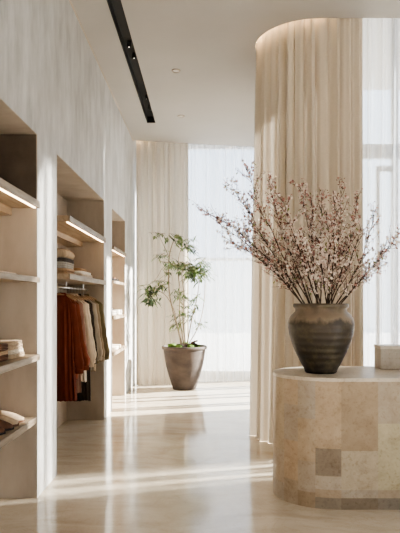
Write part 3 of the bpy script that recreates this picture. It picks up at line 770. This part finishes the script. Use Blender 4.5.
def branch(label, tip, dY, root, seed, sag=.0, rose=.45, bend=0, density=1.0):
    rnd = random.Random(seed); sp = Spray()
    base = Vector((VX+root[0]*.55, VY+root[1]*.55, ZT+.10)); mouth = Vector((VX+root[0], VY+root[1], ZT+.485)); 
    T = at(tip[0], tip[1], VY+dY)
    D = T-mouth; L = D.length
    side = D.cross(Vector((0, 1, 0))).normalized()
    N_ = 16; main = []
    d0 = (mouth-base).normalized()
    for i in range(N_+1):
        u = i/N_
        p = mouth.lerp(T, u)+side*bend*L*math.sin(PI*u)+Vector((0, 0, sag*L*math.sin(PI*u)))
        p += Vector((noise.noise(Vector((u*5, seed, 0))), noise.noise(Vector((u*5, seed, 7))), noise.noise(Vector((u*5, seed, 13)))))*.035*L*u**.5*(1-u*.4)
        main.append(p)
    tube(sp.st, [base]+main, [.0048]+[.0046*(1-.75*i/N_) for i in range(N_+1)], 6)
    ns = int(12+L*20)
    for s in range(ns):
        u = .10+.88*(s+rnd.random()*.8)/ns; i = min(N_-1, int(u*N_)); p = main[i].lerp(main[i+1], u*N_-i)
        d = (main[i+1]-main[i]).normalized()
        ax = Matrix.Rotation(rnd.random()*2*PI, 3, d) @ d.orthogonal()
        dd = (Matrix.Rotation(rnd.uniform(.35, .85), 3, ax) @ d+Vector((0, 0, .15))).normalized()
        l = rnd.uniform(.07, .20)*(1.15-.55*u)*(.8+.4*min(1.2, L)); pts = [p]
        for q in range(4):
            dd = (dd+Vector((rnd.gauss(0, .16), rnd.gauss(0, .16), rnd.gauss(.06, .14)))).normalized(); pts.append(pts[-1]+dd*l/4)
        tube(sp.st, pts, [.0022, .002, .0017, .0014, .001], 4)
        twig_flowers(sp, pts, rnd, 100*density*(1.0 if u > .3 else .7), max(.08, rose-.05+.40*(u-.5)))
        if rnd.random() < .5:
            k = rnd.choice([1, 2]); dd2 = (dd+Vector((rnd.gauss(0, .6), rnd.gauss(0, .6), rnd.gauss(.1, .5)))).normalized()
            p2 = [pts[k], pts[k]+dd2*l*.3, pts[k]+dd2*l*.55]
            tube(sp.st, p2, [.0016, .0013, .001], 4); twig_flowers(sp, p2, rnd, 110*density, rose)
    twig_flowers(sp, main[int(N_*.45):], rnd, 80*density, rose+.1)
    t = thing('flowering_branch', label, 'branch', base, 'flowering branches in the vase')
    for nm, b, m in (('stem', sp.st, M['bark']), ('blossoms', sp.fl, [M['petal'], M['petal_rose'], M['bud'], M['young_leaf']])):
        bmesh.ops.translate(b, verts=b.verts, vec=-base)
        obj(nm, b, m, t, smooth=(nm == 'stem'))
B = [
 ('flowering branch reaching furthest left from the vase', (200, 209), .05, (-.13, .02), .06, -.03, .62),
 ('low flowering branch on the left, just below the furthest left one', (226, 238), -.10, (-.14, -.05), .05, -.02, .5),
 ('second branch from left along the top, upright dark tip before the far window', (231, 184), .12, (-.10, .08), .05, .03, .6),
 ('tallest flowering branch, its tip crossing the left edge of the column curtain', (246, 168), -.05, (-.09, -.08), .04, .05, .6),
 ('flowering branch with its tip left of centre, next right of the tallest one', (268, 178), .18, (-.06, .12), .03, .03, .5),
 ('short bushy branch on the lower left of the arrangement', (250, 250), .08, (-.12, .09), .06, 0, .35),
 ('flowering branch left of centre, tip just left of the tall middle one', (282, 196), -.18, (-.04, -.12), .02, .02, .4),
 ('tall flowering branch at the middle of the arrangement', (299, 184), .02, (-.02, .0), .0, -.02, .5),
 ('flowering branch just right of the tall middle one', (312, 198), .22, (0, .13), .0, .02, .35),
 ('short pale branch low in the centre, close to the vase mouth', (300, 235), -.2, (-.03, -.13), .02, .0, .2),
 ('pale branch above the vase mouth, right of centre', (327, 212), -.15, (.03, -.12), .0, -.02, .2),
 ('tall flowering branch right of centre with a thick rosy top', (343, 186), .05, (.05, .04), .0, -.02, .5),
 ('flowering branch right of the tall rosy topped one', (357, 197), .18, (.08, .10), .02, -.05, .5),
 ('slim branch on the right with a bare stretch, third from the right', (374, 212), -.05, (.10, -.05), .02, -.07, .55),
 ('flowering branch reaching furthest right from the vase', (398, 234), .05, (.13, .0), .04, -.05, .6),
 ('low right branch, just below the furthest right one', (386, 247), -.12, (.13, -.06), .03, -.03, .45),
 ('short pale branch low on the right of centre', (345, 240), .2, (.07, .11), .02, -.02, .2),
 ('leaning branch on the left, filling between the low and upright left ones', (243, 214), .2, (-.11, .05), .05, .0, .5),
 ('pale bushy branch left of centre behind the vase mouth', (277, 222), .05, (-.07, .03), .04, .0, .25),
 ('pale tall branch directly above the vase, between the middle one and the rosy topped one', (322, 190), .0, (.01, .06), .0, .0, .35),
 ('short blossom-heavy branch low behind the vase mouth, left of its middle', (291, 240), .2, (-.04, .12), .02, .0, .15),
 ('short blossom-heavy branch low in front, just right of the vase middle', (318, 238), -.22, (.02, -.10), .0, .0, .15),
 ('pale branch on the right, below the slim bare one', (362, 228), .1, (.09, .05), .02, -.02, .25),
 ('thin wispy branch on the left, between the furthest left and the upright dark tip', (216, 222), .15, (-.12, .06), .05, -.01, .55),
 ('rosy branch at the right of centre, leaning over the vase rim', (335, 200), -.22, (.05, -.12), .0, .0, .4)]
for i, (lab, tip, dY, root, sag, bend, rose) in enumerate(B):
    branch(lab, tip, dY, root, 100+i*17, sag, rose, bend, .6 if 'bare' in lab else (.72 if tip[0] < 262 or tip[0] > 370 else 1.0))

# ------------------------------------------------------------------ potted tree
PYd = 8.62; PXp = (184.5-PX)*PYd/F
t = thing('plant_pot', 'large tapered brown clay pot by the far curtain', 'plant pot', (PXp, PYd, 0))
bm = bmesh.new()
lathe(bm, [(0, 0), (.172, 0), (.182, .012), (.206, .09), (.248, .22), (.285, .36), (.309, .49), (.322, .585), (.325, .615), (.30, .615), (.29, .58), (0, .575)], 56)
obj('body', bm, M['pot'], t, smooth=True)
bm = bmesh.new(); lathe(bm, [(.318, .600), (.340, .612), (.350, .635), (.346, .655), (.334, .662), (.316, .655), (.306, .61), (.318, .600)], 56); obj('rim', bm, M['pot_rim'], t, smooth=True)
t2 = thing('potted_tree', 'slender multi-stemmed green tree growing in the brown clay pot', 'plant', (PXp, PYd, .575))
O = Vector((PXp, PYd, .575))
bm = bmesh.new()
rings = []
for j in range(9):
    r = .292*j/8
    rings.append([bm.verts.new((r*math.cos(2*PI*i/32), r*math.sin(2*PI*i/32), .030+.085*(1-(j/8)**2)+(.03*noise.noise(Vector((r*14*math.cos(2*PI*i/32), r*14*math.sin(2*PI*i/32), 0))) if j else 0))) for i in range(32)])
for a, b in zip(rings, rings[1:]):
    for i in range(32): bm.faces.new((a[i], a[(i+1) % 32], b[(i+1) % 32], b[i]))
bm.faces.new(rings[0])
bmesh.ops.remove_doubles(bm, verts=bm.verts, dist=.0005)
obj('soil', bm, M['soil'], t2, smooth=True)
rnd = random.Random(5)
bm = bmesh.new()
for (x, y, r) in ((-.17, -.13, .075), (-.08, -.2, .06), (.10, -.18, .055), (-.2, .02, .06), (.19, -.08, .05), (.0, .2, .07)):
    b2 = bmesh.ops.create_icosphere(bm, subdivisions=3, radius=r, matrix=Matrix.Translation((x, y, .085)) @ Matrix.Diagonal((1, 1, .62, 1)))
    for v in b2['verts']: v.co += (v.co-Vector((x, y, .085)))*.35*noise.noise(v.co*40)
obj('moss', bm, M['moss'], t2, smooth=True)
bm = bmesh.new()
for (pts, r) in (([(-.02, -.06, .03), (.06, -.13, .10), (.15, -.14, .13), (.23, -.10, .10)], .022), ([(.05, .0, .04), (.12, -.05, .14), (.2, -.08, .17)], .016), ([(-.02, -.1, .05), (-.1, -.14, .11), (-.16, -.14, .1)], .014)):
    tube(bm, pts, [r, r, r*.8, r*.4][:len(pts)], 8)
obj('driftwood', bm, M['soil'], t2, smooth=True)
stems = [  # pixel way-points and depth spread
 ([(182, 345), (176, 322), (170, 298), (168.5, 275), (169.5, 255), (174, 240), (179, 235)], 0, .013),
 ([(184, 345), (180, 318), (179.5, 290), (178, 268), (180, 252), (185, 243)], .10, .011),
 ([(185.5, 345), (183, 320), (184, 295), (182, 272), (190, 262)], -.10, .009),
 ([(187, 345), (192, 318), (197, 298), (199, 280), (196, 268)], .05, .010),
 ([(188, 345), (199, 325), (204, 302), (205, 280), (203, 268)], -.06, .008),
 ([(181, 344), (177, 325), (174, 310), (166, 296), (156, 290), (149, 292)], -.15, .008),
 ([(169.5, 258), (164, 246), (159, 236), (155, 232)], .02, .005),
 ([(169, 275), (163, 268), (158, 276), (152, 284)], -.05, .005),
 ([(179, 300), (186, 308), (192, 316)], -.14, .006),
 ([(178, 268), (170, 263), (163, 262)], .12, .005)]
def smooth_pts(P, n=5):
    out = []
    for i in range(len(P)-1):
        p0, p1, p2, p3 = P[max(0, i-1)], P[i], P[i+1], P[min(len(P)-1, i+2)]
        for k in range(n):
            t_ = k/n
            out.append(.5*((2*p1)+(p2-p0)*t_+(2*p0-5*p1+4*p2-p3)*t_**2+(3*p1-p0-3*p2+p3)*t_**3))
    out.append(P[-1]); return out
for i, (pp, dy, r) in enumerate(stems):
    n = len(pp); P = []
    for k, (x, y) in enumerate(pp):
        u = k/(n-1); base_dy = dy if i > 5 else dy*u
        P.append(at(x, y, PYd+base_dy)-O)
    P = smooth_pts(P); bm = bmesh.new()
    if i <= 5: P[0].z = .05
    tube(bm, P, [r*(1-.65*q/len(P)) for q in range(len(P))], 7); obj('stem', bm, M['stem'], t2, smooth=True)
clusters = [ # x, y, spread x, spread y, sprigs, dark share, leaf length
 (158, 235, 5, 4, 5, .3, .07), (177, 239, 6, 5, 8, .15, .09), (190, 246, 4, 8, 11, .45, .10), (163, 254, 5, 6, 6, .2, .08), (171, 262, 6, 4, 7, .3, .09),
 (183, 265, 9, 5, 17, .3, .10), (194, 270, 8, 7, 22, .15, .11), (203, 268, 5, 6, 14, .05, .10), (152, 290, 6, 6, 11, .75, .12), (160, 285, 6, 5, 8, .35, .10),
 (149, 299, 4, 3, 5, .9, .13), (178, 293, 5, 6, 9, .2, .09), (186, 312, 7, 6, 12, .3, .09), (178, 323, 4, 4, 5, .2, .08), (193, 298, 5, 6, 5, .1, .08), (200, 322, 3, 5, 4, .05, .07), (165, 275, 3, 6, 4, .2, .08)]
fg, fd = bmesh.new(), bmesh.new()
for ci, (cx, cy, sx_, sy_, n, dk, LL) in enumerate(clusters):
    for _ in range(int(n*1.5)):
        x = cx+rnd.gauss(0, sx_*.62); y = cy+rnd.gauss(0, sy_*.62)
        p = at(x, y, PYd+rnd.uniform(-.28, .10))-O
        ang = rnd.uniform(0, 2*PI); d = Vector((math.cos(ang), math.sin(ang)*.7, rnd.uniform(-.5, .25))).normalized()
        l = rnd.uniform(.10, .20); q = [p-d*l*.5, p, p+d*l*.5-Vector((0, 0, .03))]
        tube(fg, q, [.003, .002, .001], 4, 1)
        tgt = fd if rnd.random() < dk else fg
        nl = rnd.randint(4, 6)
        for k in range(nl):
            u = k/(nl-1); a = q[0].lerp(q[2], .15+.85*u)
            s = -1 if k % 2 else 1
            dd = (d+d.cross(Vector((0, 0, 1))).normalized()*s*rnd.uniform(.5, 1.0)*(1-u*.8)+Vector((0, 0, rnd.uniform(-.6, .2)))).normalized()
            leaf_q(tgt, a, dd, LL*rnd.uniform(.7, 1.15), LL*.13*rnd.uniform(.8, 1.3), .3)
obj('foliage', fg, [M['leaf'], M['stem']], t2); obj('dark_foliage', fd, M['leaf_dark'], t2)
